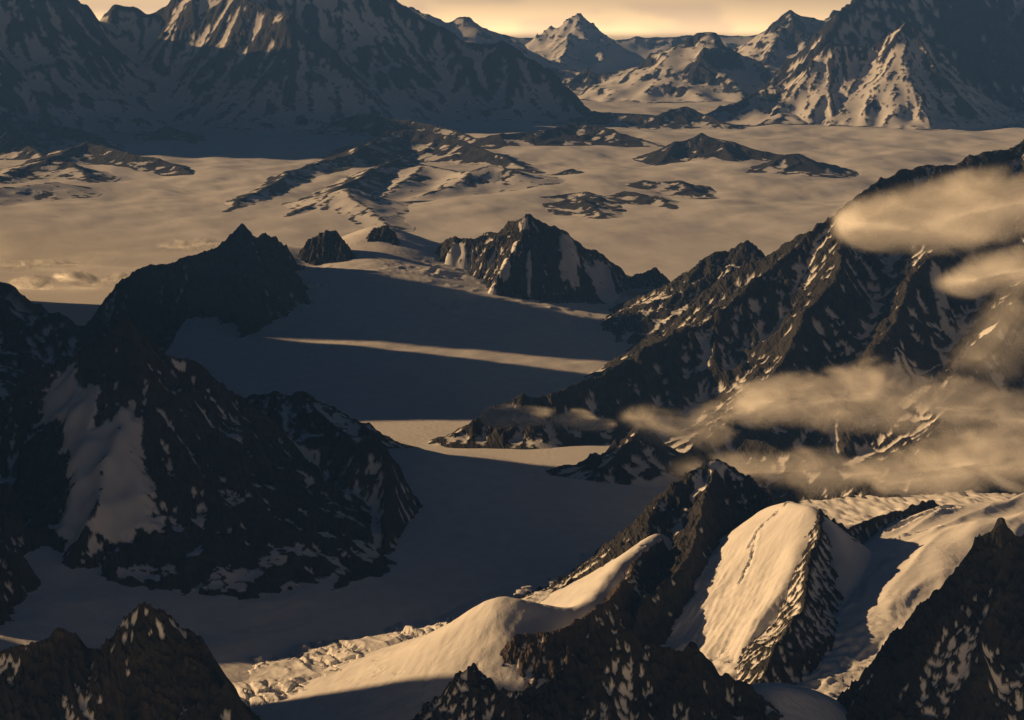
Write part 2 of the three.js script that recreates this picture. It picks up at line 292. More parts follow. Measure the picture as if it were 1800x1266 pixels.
mountain('mountain', 'hazy jagged massif right of the pale pyramid', 'mountain', 'far mountains', { seed: 8, cell: 70, slope: 0.85, jag: 70, amp: 220, wave: 2000, k: 1.5,
  ridges: [{ p: [[1100, 112, 55000], [1129, 103, 55000], [1144, 91, 55000], [1168, 80, 55000], [1183, 70, 55000], [1199, 58, 55000], [1222, 49, 55000], [1250, 49, 55000], [1261, 64, 55000], [1277, 78, 55000], [1300, 90, 55000], [1330, 110, 54000], [1380, 140, 52000]] },
    { p: [[960, 112, 56000], [1008, 113, 56000], [1050, 122, 55000], [1100, 112, 55000]] }],
  spur: { gap: 1300, levels: 2 }, snow: { r: 2, lo: 0.45, hi: 1.0, fill: 40, bare: -90, wave: 1500 } });
mountain('mountain', 'hazy blunt summit beside the dark cloud-wrapped wall', 'mountain', 'far mountains', { seed: 9, cell: 75, slope: 0.9, jag: 60, amp: 200, wave: 2000, k: 1.5,
  ridges: [{ p: [[1277, 80, 60000], [1324, 71, 60000], [1349, 55, 60000], [1378, 21, 60000], [1394, 17, 60000], [1413, 23, 60000], [1431, 22, 60000], [1449, 36, 60000], [1470, 10, 60000], [1500, 20, 60000]] }],
  spur: { gap: 1400, levels: 2 }, snow: { r: 2, lo: 0.6, hi: 1.2, fill: 40, bare: -90, wave: 1500 } });
mountain('mountain', 'huge dark wall closing the far end of the plain, its top out of the frame', 'mountain', 'far mountains', { seed: 12, cell: 72, slope: 1.4, jag: 60, amp: 200, wave: 1800, k: 1.5,
  ridges: [{ p: [[1440, 70, 46000], [1470, 35, 46000], [1491, 10, 46500], [1530, -30, 47000], [1600, -70, 48500], [1700, -60, 50000], [1800, -90, 51500], [1900, -60, 53000], [1980, -40, 54000]] },
    { p: [[1800, -90, 51500], [1795, 20, 48500], [1740, 120, 45500]] }],
  spur: { gap: 1500, levels: 2 }, snow: { r: 2, lo: 0.2, hi: 0.6, fill: 20, bare: -50, wave: 1500, high: [2600, 4400, 0.4] } });
mountain('snow_mountain', 'steep snow mountain with slanting sunlit ribs at the far side of the plain', 'mountain', 'far mountains', { seed: 15, cell: 46, slope: 1.25, gully: 800, gullyAmp: 0.2, jag: 30, amp: 70, wave: 900, k: 1.5,
  ridges: [{ p: [[1365, 165, 42700], [1413, 110, 42700], [1445, 75, 42700], [1456, 69, 42700], [1484, 71, 42700], [1520, 75, 42700], [1541, 62, 42700], [1555, 60, 42700], [1570, 43, 42700], [1586, 29, 42700], [1595, 46, 42700], [1602, 75, 42600], [1612, 91, 42400], [1655, 121, 41900], [1708, 174, 41200]] },
    { p: [[1570, 103, 42200], [1605, 92, 42400]] }],
  spur: { gap: 560, levels: 1, k: 0.8, bend: 1.6, len: 1.2 }, flute: [60, 420, 400], snow: { r: 2, lo: 0.8, hi: 1.6, fill: 22, bare: -60, wave: 900 } });
mountain('mountain', 'hazy triangular hill joined to the ribbed snow mountain', 'mountain', 'far mountains', { seed: 16, cell: 46, slope: 0.8, jag: 30, amp: 90, wave: 900, k: 1.5,
  ridges: [{ p: [[1285, 200, 42500], [1320, 175, 42500], [1353, 140, 42500], [1375, 158, 42500], [1400, 168, 42600], [1440, 150, 42800]] }],
  spur: { gap: 900, levels: 2 }, snow: { r: 2, lo: 0.35, hi: 0.7, fill: 15, bare: -30, wave: 1200 } });
mountain('mountain', 'broad left massif with a hanging snow plateau and dark walls', 'mountain', 'far mountains', { seed: 21, cell: 54, slope: 1.5, jag: 50, amp: 170, wave: 1500, k: 1.5,
  ridges: [{ p: [[-250, -40, 41500], [-120, -90, 41500], [0, -120, 42000], [80, -70, 42500], [130, -5, 43000], [175, 33, 44500], [203, -2, 44500], [249, 4, 44500], [272, 19, 44500], [288, 19, 44500], [307, 6, 44500], [350, -40, 44500], [450, -75, 44500], [540, -90, 44500], [620, -60, 44500], [701, 0, 44500], [728, 17, 44500], [763, 39, 44400], [810, 62, 44200], [833, 68, 44000], [872, 66, 44000], [896, 72, 44000], [911, 78, 44000], [934, 91, 43800], [962, 113, 43600], [989, 132, 43300], [1020, 167, 43000], [1045, 200, 42700]] },
    { p: [[0, -30, 42500], [30, 40, 41500], [62, 82, 41000], [140, 144, 40500], [187, 179, 40000], [249, 212, 39500]], S: 1.4 },
    { p: [[420, -20, 43500], [500, 10, 42500], [524, 18, 42000], [545, 39, 41700], [603, 101, 41000], [661, 175, 40300], [732, 222, 39500]], S: 1.4 },
    { p: [[524, 18, 42000], [500, 80, 41400], [470, 150, 40600], [450, 195, 40000]], S: 1.5 },
    { p: [[780, 45, 44200], [820, 120, 43000], [860, 200, 42000]], S: 1.3 }, { p: [[890, 75, 43900], [930, 150, 42900], [960, 205, 42200]], S: 1.3 }],
  gully: 800, gullyAmp: 0.13, rough: 0.22, spur: { gap: 2000, levels: 1, k: 0.68, skip: 0.25 }, snow: { r: 3, lo: 0.6, hi: 1.15, fill: 25, bare: -30, wave: 2200, vary: 0.28, high: [2300, 4200, 0.4], clump: 0.8 } });

// low ridges and snow hills on the far plain, given as points of the ice and heights above it
const hills = [
  ['long low dark ridge crossing the far plain below the pale pyramid', 31, 0.55, 0, [[[800, 250, 60], [870, 255, 260], [965, 250, 330], [1012, 246, 420], [1047, 248, 380], [1086, 252, 260], [1165, 258, 40]]]],
  ['dark hill with snow streaks in the middle of the plain, arms reaching down', 32, 0.6, 1, [[[630, 272, 120], [689, 262, 420], [728, 262, 430], [787, 268, 380], [833, 276, 290], [896, 288, 170], [950, 299, 20]], [[690, 264, 380], [638, 280, 300], [576, 300, 240], [506, 318, 190], [443, 348, 110], [393, 370, 10]], [[700, 292, 220], [650, 318, 230], [614, 340, 220], [583, 356, 150], [520, 374, 60], [486, 382, 5]]]],
  ['sunlit snow hill with dark streaks left of the central peak', 38, 0.4, 2, [[[540, 368, 60], [583, 352, 190], [610, 350, 230], [640, 372, 170], [690, 402, 20]], [[605, 350, 220], [570, 376, 60], [545, 392, 5]]]],
  ['rolling sunlit snow hill with a dark right end in the middle of the plain', 39, 0.38, 2, [[[640, 318, 60], [735, 306, 200], [800, 312, 170], [840, 318, 210], [872, 312, 270], [905, 318, 200], [945, 330, 20]], [[840, 318, 200], [800, 335, 110], [740, 345, 50]], [[735, 308, 190], [700, 330, 110], [660, 345, 20]]]],
  ['dark lone hill right of the long low ridge', 33, 0.7, 0, [[[1150, 286, 20], [1190, 275, 330], [1228, 272, 480], [1260, 276, 330], [1295, 288, 60]], [[1228, 272, 460], [1300, 276, 260], [1360, 280, 150], [1420, 286, 40]]]],
  ['low dark hump at the end of the plain beside the large cloud', 34, 0.55, 0, [[[1290, 308, 10], [1350, 302, 150], [1385, 298, 290], [1408, 297, 330], [1430, 299, 250], [1470, 304, 20]]]],
  ['dark foothill with snow patches below the left massif at the left edge', 35, 0.7, 1, [[[-150, 240, 700], [0, 240, 620], [60, 245, 480], [120, 250, 380], [170, 260, 260], [220, 272, 60]], [[20, 242, 560], [40, 268, 300], [90, 288, 40]]]],
  ['dark foothill spur below the long snowy shoulder', 36, 0.6, 1, [[[560, 228, 160], [640, 228, 420], [720, 236, 380], [800, 244, 220], [860, 250, 40]]]],
  ['low broken hills between the pale pyramid and the plain', 37, 0.6, 1, [[[1040, 214, 320], [1100, 218, 260], [1150, 220, 240], [1200, 216, 460], [1235, 218, 300], [1290, 224, 100]]]],
  ['dark whaleback rock ridge low on the left of the plain', 40, 0.5, 0, [[[60, 296, 120], [148, 276, 330], [200, 280, 270], [270, 292, 180], [350, 308, 10]]]],
  ['short dark rock rib on the snow below the left massif', 41, 0.5, 0, [[[262, 234, 60], [290, 234, 220], [320, 242, 160], [366, 262, 10]]]],
  ['dark rock strip at the left end of the plain', 42, 0.4, 1, [[[-40, 322, 60], [30, 306, 160], [75, 298, 210], [120, 300, 170], [165, 322, 10]]]],
  ['snowy swell with a dark edge near the left border', 48, 0.35, 2, [[[-60, 360, 80], [20, 340, 130], [90, 330, 140], [150, 338, 20]]]],
  ['small dark rock islet far out on the plain', 43, 0.4, 0, [[[975, 305, 5], [998, 302, 80], [1022, 308, 5]]]],
  ['long thin rock strip on the right of the plain', 44, 0.35, 0, [[[1086, 332, 10], [1130, 326, 90], [1180, 326, 100], [1253, 344, 5]]]],
  ['curved rock strip between two longer ones on the plain', 45, 0.35, 0, [[[1067, 348, 10], [1110, 342, 100], [1150, 352, 80], [1182, 372, 5]]]],
  ['dark rock strip pointing at the central peak', 46, 0.35, 0, [[[930, 350, 5], [1008, 344, 60], [1030, 344, 90], [1060, 356, 80], [1088, 368, 5]]]],
  ['rock strip nearest the central peak on the sunlit snow', 47, 0.35, 0, [[[985, 357, 20], [1010, 355, 90], [1040, 366, 70], [1062, 384, 5]]]]];
for (const [label, seed, S, look, lines] of hills) mountain('ridge', label, 'ridge', 'low ridges on the plain', { seed, cell: 36, slope: S, jag: 14, amp: look === 2 ? 30 : 36, wave: 650, k: 1.45, rough: 0.25, gullyAmp: look === 2 ? 0.05 : 0.09, rise: 60, spur: seed < 38 ? { gap: 700, levels: 1, skip: 0.3 } : null,
  ridges: lines.map((l) => ({ p: l.map((q) => low(...q)), world: true })), snow: [{ r: 2, lo: 0.1, hi: 0.26, fill: 4, bare: -22, wave: 500 }, { r: 2, lo: 0.2, hi: 0.38, fill: 6, bare: -16, wave: 500, clump: 1.6 }, { r: 2, lo: 0.34, hi: 0.55, fill: 8, bare: -9, wave: 500, clump: 1.8 }][look] });

// ---------------------------------------------------------------- the middle range
mountain('rock_mountain', 'dark rock mountain at the left end of the snow basin', 'mountain', 'middle range', { seed: 51, cell: 13, slope: 1.15, jag: 16, amp: 50, wave: 420, k: 1.6,
  ridges: [{ p: [[120, 590, 14800], [136, 571, 15000], [158, 548, 15100], [198, 500, 15300], [229, 472, 15400], [253, 465, 15400], [284, 461, 15500], [312, 443, 15500], [336, 445, 15500], [375, 435, 15600], [391, 417, 15600], [411, 401, 15600], [427, 388, 15600], [439, 401, 15600], [450, 409, 15700], [486, 425, 15900]], S: 1.8 },
    { p: [[427, 392, 15600], [445, 450, 15300], [440, 520, 14900], [425, 570, 14600]], S: 2.2, spur: null }],
  spur: { gap: 330, levels: 2, k: 0.7 }, snow: { lo: 0.2, hi: 0.5, fill: 2, bare: -18, wave: 300 } });
mountain('snow_basin', 'wide shaded snow basin below the central peak', 'snow slope', 'snow slopes', { pure: true, seed: 53, cell: 22, cellZ: 1.8, slope: 0.42, jag: 8, amp: 6, wave: 500, k: 1.22, reach: 4, warp: 40, soft: 2, gullyAmp: 0, clip: [-3200, 3400, -18600, -12000], rough: 0.1,
  ridges: [{ p: [[450, 415, 17000], [498, 424, 17200], [537, 424, 17300], [600, 412, 17400], [632, 395, 17500], [664, 383, 17500], [687, 389, 17500], [730, 410, 17500], [766, 424, 17500], [821, 420, 17500], [880, 430, 17500], [960, 440, 17500], [1027, 450, 17500], [1086, 474, 17400], [1130, 490, 17300], [1170, 495, 17200], [1193, 494, 17000], [1240, 480, 16800], [1320, 470, 16600]], B: 0.6 }, { p: [[520, 425, 17150], [505, 460, 16500], [490, 510, 15800], [465, 560, 15250], [430, 595, 14850]], S: 0.45, B: 0.45 }],
  spur: null, snow: { r: 5, lo: 1.2, hi: 1.9, fill: 0.5, bare: -4 },
  top: (x, z) => { const m = ss(-17000, -16300, z) * ss(-14700, -15400, z) * (0.35 + 0.65 * ss(-0.2, 0.4, noise(x / 900, z / 900))); return m * 18 * (ridged(x / 420 + fbm(x / 300, z / 300, 2), z / 110, 3) - 0.9) + 14 * fbm(x / 800, z / 500 + 3, 3); } });
mountain('rock_peak', 'dark pyramid peak in the centre with a snow tip and sunlit snow patches', 'mountain', 'middle range', { seed: 54, cell: 11.5, slope: 1.2, jag: 12, amp: 42, wave: 330, k: 1.6,
  ridges: [{ p: [[775, 424, 17000], [801, 408, 16900], [837, 416, 16800], [853, 407, 16800], [877, 405, 16700], [892, 389, 16700], [912, 376, 16600], [922, 368, 16600], [940, 380, 16600], [960, 386, 16600], [979, 397, 16600], [1007, 413, 16700], [1027, 429, 16800], [1054, 441, 16900], [1088, 472, 17000]], S: 1.7 },
    { p: [[918, 372, 16600], [905, 430, 16350], [880, 480, 16100], [858, 525, 15950]], S: 1.6, spur: null }, { p: [[925, 372, 16600], [945, 440, 16350], [955, 500, 16050], [960, 545, 15900]], S: 1.6, spur: null }],
  spur: { gap: 240, levels: 1, k: 0.7, len: 0.8, front: true }, snow: { lo: 0.35, hi: 0.75, fill: 5, bare: -10, wave: 200, vary: 0.4, patch: [[922, 372, 16560, 60, 90, 10], [885, 465, 16150, 70, 130, 22], [862, 520, 15950, 80, 130, 20], [905, 437, 16330, 40, 80, 18], [1000, 460, 16420, 110, 300, 22], [1060, 488, 16550, 170, 280, 26], [800, 440, 16650, 130, 200, 22], [930, 480, 16150, 30, 160, 12]] } });
const crags = [['small dark crag on the crest beside the left rock mountain', 61, [[460, 410, 16500], [472, 405, 16500], [488, 412, 16500], [500, 424, 16500]]],
  ['dark twin crag on the crest left of the sunlit snow dome', 62, [[537, 424, 16800], [553, 410, 16800], [572, 401, 16800], [590, 402, 16800], [604, 420, 16700]]],
  ['split dark rock on the face of the snow dome', 63, [[655, 398, 17100], [672, 390, 17100], [690, 402, 17050], [700, 425, 16950]]],
  ['small rock knob in the gap right of the central peak', 64, [[1112, 478, 16700], [1135, 470, 16700], [1152, 468, 16700], [1166, 478, 16650]]],
  ['dark rock rib running out of the central peak into the basin', 65, [[945, 538, 15700], [970, 553, 15550], [998, 574, 15400], [1020, 600, 15250]]]];
for (const [label, seed, p] of crags) mountain('crag', label, 'crag', 'crags of the middle range', { seed, cell: 9, slope: 1.6, jag: 16, amp: 34, wave: 130, k: 1.8, gullyAmp: 0.25, rise: 40, ridges: [{ p }], spur: null, reach: 1.6, snow: { lo: 0.2, hi: 0.6, fill: 0, bare: -12 }, sink: 1, floor: (x, z) => seed === 65 ? ground(x, z) : 330 });
mountain('rock_peak', 'dark rock hump with a spiky top right of the snow basin', 'mountain', 'middle range', { seed: 56, cell: 12, slope: 1.0, jag: 12, amp: 40, wave: 330, k: 1.6,
  ridges: [{ p: [[1190, 500, 15400], [1208, 472, 15400], [1232, 449, 15500], [1252, 445, 15500], [1280, 440, 15500], [1300, 429, 15500], [1314, 420, 15500], [1328, 433, 15500], [1347, 455, 15500], [1400, 480, 15300]], S: 0.9 }],
  spur: { gap: 260, levels: 2 }, snow: { lo: 0.35, hi: 0.7, fill: 3, bare: -10, wave: 250 } });

// ---------------------------------------------------------------- the great mountain on the right
mountain('rock_mountain', 'great dark rock mountain on the right, half wrapped in clouds', 'mountain', 'near mountains', { seed: 71, cell: 16.5, slope: 1.05, jag: 15, amp: 50, wave: 480, k: 1.5, gullyAmp: 0.15, clip: [-1200, 6600, -16500, -8600],
  ridges: [{ p: [[745, 790, 11300], [790, 755, 11400], [850, 715, 11500], [910, 690, 11600], [960, 680, 11700], [1020, 665, 11850], [1100, 630, 12100], [1150, 600, 12300], [1210, 570, 12500], [1270, 530, 12750], [1330, 482, 13000], [1400, 425, 13300], [1460, 380, 13500], [1500, 340, 13700], [1560, 305, 13900], [1620, 285, 14100], [1680, 280, 14300], [1720, 262, 14400], [1760, 260, 14500], [1800, 240, 14600], [1900, 200, 14800], [2050, 150, 15000]], S: 1.1 },
    { p: [[1500, 340, 13700], [1480, 450, 12700], [1420, 560, 11900], [1340, 660, 11300], [1260, 740, 10800], [1180, 790, 10400]], S: 1.15 },
    { p: [[1640, 285, 14100], [1640, 440, 12700], [1560, 560, 11800], [1490, 680, 11100]], S: 1.2 },
    { p: [[1800, 240, 14600], [1850, 420, 12700], [1770, 540, 11700], [1700, 620, 11000], [1660, 720, 10400], [1600, 790, 9900]], S: 1.1 },
    { p: [[1300, 775, 10100], [1400, 790, 9800], [1500, 815, 9400], [1570, 850, 8950]], S: 1.0 },
    { p: [[1120, 740, 10600], [1080, 790, 10250], [1040, 840, 9950], [990, 865, 9700]], S: 0.9, spur: null }],
  spur: { gap: 420, levels: 2, k: 0.72, bend: 1.0 }, snow: { r: 3, lo: 0.3, hi: 0.65, fill: 4, bare: -14, wave: 350, vary: 0.25, clump: 0.9, patch: [[1600, 620, 11200, 170, 330, 22], [1660, 500, 12300, 60, 420, 16], [1745, 560, 11550, 80, 200, 26], [1400, 520, 12300, 60, 120, 20]] } });

// ---------------------------------------------------------------- left side of the valley
mountain('rock_mountain', 'shadowed rock ridge at the left edge behind the near peak', 'mountain', 'near mountains', { seed: 81, cell: 19, slope: 1.0, jag: 14, amp: 45, wave: 400, k: 1.5, clip: [-7500, 1e9, -1e9, 1e9],
  ridges: [{ p: [[-600, 320, 13500], [-400, 290, 13500], [-200, 420, 13400], [-60, 500, 13300], [0, 518, 13300], [8, 516, 13300], [24, 530, 13300], [43, 544, 13300], [99, 544, 13300], [115, 552, 13300], [134, 571, 13200], [175, 610, 13000]] }], spur: { gap: 350, levels: 2 }, snow: { lo: 0.3, hi: 0.6, fill: 3, bare: -10 } });
mountain('rock_mountain', 'near dark rock peak with thin snow gullies at the left', 'mountain', 'near mountains', { seed: 83, cell: 9.4, slope: 1.15, jag: 14, amp: 38, wave: 320, k: 1.6, gullyAmp: 0.15, clip: [-3700, 1e9, -1e9, 1e9],
  ridges: [{ p: [[-260, 760, 8900], [-100, 720, 8950], [0, 694, 9000], [24, 666, 9000], [47, 646, 9000], [63, 654, 9000], [79, 642, 9050], [126, 623, 9100], [166, 595, 9100], [201, 579, 9100], [225, 554, 9100], [237, 569, 9100], [261, 587, 9150], [284, 607, 9150], [316, 623, 9200], [344, 634, 9200], [379, 662, 9300], [415, 690, 9300], [474, 729, 9350], [514, 761, 9400]], S: 1.3 }, { p: [[514, 761, 9400], [549, 769, 9400], [585, 777, 9400], [625, 781, 9300], [642, 763, 9250], [664, 769, 9200]], S: 2.0, B: 3, spur: { gap: 160, levels: 1, k: 0.7, front: true, bend: 0.3 } },
    { p: [[664, 769, 9200], [684, 830, 8960], [682, 920, 8640], [662, 990, 8380], [635, 1045, 8170]], S: 3, spur: null },
    { p: [[225, 558, 9100], [270, 700, 8700], [330, 800, 8450], [400, 880, 8250]], S: 1.1, spur: null }],
  spur: { gap: 280, levels: 2, k: 0.7, front: true }, snow: { r: 3, lo: 0.3, hi: 0.65, fill: 4, bare: -12, wave: 220, vary: 0.22, clump: 0.9, patch: [[110, 690, 8900, 110, 180, 24], [150, 800, 8650, 120, 200, 26], [190, 900, 8400, 190, 260, 30], [200, 1000, 8150, 260, 260, 30], [310, 640, 9150, 60, 60, 10], [530, 772, 9380, 120, 60, 8]] } });
mountain('rock_wall', 'black rock wall along the left edge above the snow bowl', 'rock wall', 'near mountains', { seed: 88, cell: 11, slope: 1.6, jag: 16, amp: 36, wave: 260, k: 1.6, clip: [-4200, 1e9, -1e9, 1e9],
  ridges: [{ p: [[-330, 560, 8900], [-240, 640, 8400], [-160, 730, 8000], [-100, 830, 7650], [-65, 950, 7350], [-45, 1050, 7100], [-30, 1150, 6900]] }], spur: { gap: 220, levels: 2, k: 0.7 }, snow: { lo: 0.3, hi: 0.65, fill: 3, bare: -12, wave: 200 } });
mountain('snow_bowl', 'smooth shaded snow bowl below the near left peak', 'snow slope', 'snow slopes', { pure: true, seed: 87, cell: 17, slope: 0.3, jag: 6, amp: 10, wave: 700, k: 1.2, reach: 3.4, warp: 60, soft: 4, rough: 0.1, gullyAmp: 0, clip: [-3400, 400, -9300, -6600],
  ridges: [{ p: [[-200, 800, 8400], [60, 835, 8500], [180, 860, 8600], [280, 885, 8650], [400, 905, 8650], [480, 945, 8600], [560, 960, 8650], [640, 1020, 8450]], S: 0.45, B: 0.4 }], spur: null, snow: { r: 3 },
  top: (x, z) => 10 * fbm(x / 500, z / 380, 3) + 5 * crack(x, z, 300, 60, 0.12) * ss(0, 0.4, noise(x / 500 + 3, z / 400)) });
mountain('rock_hill', 'small dark double knoll behind the near left peak', 'hill', 'near mountains', { seed: 84, cell: 12, slope: 1.0, jag: 10, amp: 26, wave: 220, k: 1.5,
  ridges: [{ p: [[425, 700, 10500], [445, 686, 10500], [474, 686, 10500], [494, 682, 10500], [521, 694, 10500], [537, 680, 10500], [553, 686, 10500], [589, 721, 10450], [616, 733, 10400], [650, 762, 10300]], S: 0.8 }], spur: { gap: 180, levels: 1 }, snow: { lo: 0.4, hi: 0.8, fill: 3, bare: -8 } });
mountain('snow_ramp', 'smooth shaded snow ramp joining the left peak to the valley floor', 'snow slope', 'snow slopes', { pure: true, seed: 86, cell: 22, slope: 0.3, jag: 4, amp: 6, gullyAmp: 0, wave: 500, k: 1.15, reach: 4, warp: 20, soft: 3, rough: 0.1,
  ridges: [{ p: [[640, 790, 10100], [700, 775, 10050], [740, 778, 10000], [790, 800, 9900], [850, 840, 9700]], B: 0.8 }], spur: null, snow: { r: 4, lo: 1.5, hi: 2, fill: 3, bare: -4 } });
mountain('rock_spire', 'brown rock spires in the bottom left corner', 'rock spire', 'foreground rocks', { seed: 91, cell: 5.4, slope: 1.7, jag: 9, amp: 28, wave: 170, k: 1.8, floor: () => 450, rock: [0.012, 0.011, 0.011], rock2: [0.032, 0.025, 0.021], rough: 0.5,
  ridges: [{ p: [[-200, 1180, 4950], [0, 1133, 5000], [55, 1121, 5000], [107, 1102, 5000], [146, 1116, 5000], [166, 1137, 5000], [194, 1145, 5000], [205, 1121, 5000], [221, 1082, 5000], [245, 1056, 5000], [263, 1041, 5000], [277, 1054, 5000], [312, 1086, 5050], [336, 1098, 5050], [356, 1129, 5100], [383, 1161, 5100], [403, 1200, 5100], [435, 1240, 5100], [500, 1290, 5100]] }],
  spur: { gap: 110, levels: 2, k: 0.75, front: true }, snow: { lo: 0.35, hi: 0.7, fill: 1, bare: -9, wave: 90, clump: 2 } });

// ---------------------------------------------------------------- foreground and right
mountain('snow_dome', 'smooth sunlit snow dome on the ridge in the foreground', 'snow dome', 'snow slopes', { pure: true, seed: 101, cell: 10, slope: 0.75, jag: 3, amp: 0, k: 1.4, soft: 3, warp: 10,
  ridges: [{ p: [[640, 1275, 6450], [679, 1240, 6500], [719, 1209, 6520], [758, 1177, 6540], [790, 1145, 6550], [813, 1102, 6560], [837, 1066, 6550], [861, 1047, 6540], [888, 1039, 6520], [916, 1047, 6510], [956, 1058, 6510], [987, 1062, 6520], [1019, 1058, 6560], [1040, 1045, 6640], [1074, 999, 6820], [1106, 971, 6980], [1133, 948, 7100], [1157, 926, 7200]], S: 0.8, B: 0.9 }], spur: null, snow: { r: 2 },
  top: (x, z) => 5 * fbm(x / 160, z / 120, 2) + 1.6 * noise(x / 34 + z / 120, z / 110) + 0.8 * noise(x / 17 + z / 60, z / 50) + 9 * crack(x, z, 210, 260, 0.035) * ss(0.1, 0.5, noise(x / 180 + 2, z / 180)) });
mountain('rock_peak', 'pointed dark peak with a lit snow tip behind the snow dome', 'mountain', 'foreground rocks', { seed: 103, cell: 8.4, slope: 1.1, jag: 9, amp: 28, wave: 220, k: 1.5,
  ridges: [{ p: [[1120, 965, 7150], [1149, 912, 7250], [1161, 892, 7300], [1173, 865, 7400], [1193, 841, 7450], [1216, 825, 7500], [1240, 806, 7550], [1262, 797, 7600], [1284, 809, 7600], [1308, 829, 7550], [1328, 845, 7500], [1355, 873, 7400], [1380, 900, 7300]] }, { p: [[1262, 800, 7600], [1230, 900, 7150], [1180, 1000, 6750], [1120, 1060, 6500]], S: 1.3 }],
  spur: { gap: 170, levels: 2, k: 0.72, front: true }, snow: { r: 3, lo: 0.4, hi: 0.75, fill: 3, bare: -11, wave: 150, patch: [[1255, 803, 7580, 55, 70, 14], [1225, 830, 7480, 30, 60, 9], [1300, 985, 6900, 120, 160, 16]] } });
mountain('rock_band', 'reddish rock band below the crest of the snow dome', 'rock wall', 'foreground rocks', { seed: 104, cell: 7, floor: () => 150, slope: 1.4, jag: 6, amp: 18, wave: 120, k: 1.6, rock: [0.035, 0.028, 0.025], rock2: [0.075, 0.056, 0.045],
  ridges: [{ p: [[880, 1140, 6260], [905, 1112, 6280], [940, 1108, 6290], [985, 1095, 6300], [1030, 1075, 6360], [1065, 1045, 6520], [1095, 1010, 6700], [1130, 975, 6900], [1165, 940, 7080]] }], spur: { gap: 90, levels: 1, front: true }, snow: { lo: 0.4, hi: 0.8, fill: 2, bare: -6, wave: 90 } });
function crevasses(lines, width, depth) {                             // open cracks along lines on the snow
  const seg = []; for (const l of lines) for (let i = 1; i < l.length; i++) { const a = at(...l[i - 1]), b = at(...l[i]); seg.push([a[0], a[2], b[0] - a[0], b[2] - a[2]]); }
  return (x, z) => { let m = 1e9; x += 10 * noise(x / 26, z / 26); z += 14 * noise(x / 30 + 5, z / 30); for (const [ax, az, dx, dz] of seg) { const t = Math.max(0, Math.min(1, ((x - ax) * dx + (z - az) * dz) / (dx * dx + dz * dz + 1e-6))), q = Math.hypot(x - ax - dx * t, z - az - dz * t); if (q < m) m = q; } return -depth * ss(width, width * 0.45, m) + depth * 0.3 * ss(width * 3, width, m); };
}
const slabD = (py) => 6990 - (py - 876) * 2.75;
const slabCracks = crevasses([[[1318, 942], [1335, 915], [1352, 905], [1385, 890], [1408, 880]], [[1330, 930], [1322, 970], [1300, 1010]]].map((l) => l.map(([x, y]) => [x, y, slabD(y)])), 9, 14);
mountain('snow_slab', 'tilted sunlit snow slab cracked by crevasses', 'snow slope', 'snow slopes', { pure: true, seed: 105, cell: 8, floor: () => 200, gullyAmp: 0.06, gully: 150, slope: 0.85, jag: 3, amp: 12, wave: 260, k: 1.7, soft: 4,
  ridges: [{ p: [[1345, 880, 7200], [1385, 873, 7000], [1420, 873, 6850], [1440, 892, 6750]], S: 0.9 }, { p: [[1385, 876, 6980], [1350, 960, 6740], [1300, 1060, 6440], [1255, 1140, 6240], [1225, 1200, 6100]], S: 0.8 }, { p: [[1415, 876, 6860], [1390, 960, 6600], [1340, 1070, 6300], [1290, 1170, 6050]], S: 1.2 }], spur: null, snow: { r: 3 },
  top: (x, z, s, h) => slabCracks(x, z) + ss(800, 560, h) * (4 * (ridged(x / 44 + z / 70, h / 160, 3) - 0.8) + 3 * fbm(x / 24, z / 30, 3)) });
mountain('rock_rib', 'striped rock rib between the snow slab and the hanging glacier', 'rock wall', 'foreground rocks', { seed: 106, cell: 8, slope: 1.5, jag: 8, amp: 20, wave: 160, k: 1.7, gully: 55, gullyAmp: 0.22, floor: () => 330,
  ridges: [{ p: [[1438, 886, 6760], [1440, 940, 6560], [1418, 1020, 6290], [1385, 1105, 6030], [1340, 1192, 5800]], S: 1.2 }, { p: [[1462, 905, 6820], [1474, 955, 6640], [1468, 1020, 6430], [1440, 1095, 6180], [1395, 1185, 5880]], S: 1.3 }, { p: [[1470, 925, 6900], [1530, 905, 7050], [1590, 885, 7250], [1640, 868, 7400]], S: 1.5 }], spur: null, snow: { lo: 0.5, hi: 0.9, fill: 2, bare: -3, wave: 100 } });
const iceD = (px, py) => 7250 - (1683 - px) * 1.5 - (py - 869) * 2.6 + (1683 - px) * 0.9;
const iceCracks = crevasses([[[1425, 1066], [1455, 1030], [1500, 1000], [1560, 992], [1640, 1000]], [[1330, 1188], [1400, 1110], [1440, 1065]], [[1560, 945], [1610, 915], [1680, 890]], [[1470, 1090], [1500, 1060]], [[1400, 1160], [1430, 1120], [1450, 1100]], [[1480, 1180], [1490, 1130], [1475, 1100]], [[1510, 1170], [1520, 1120], [1560, 1090]]].map((l) => l.map(([x, y]) => [x, y, iceD(x, y)])), 16, 24);
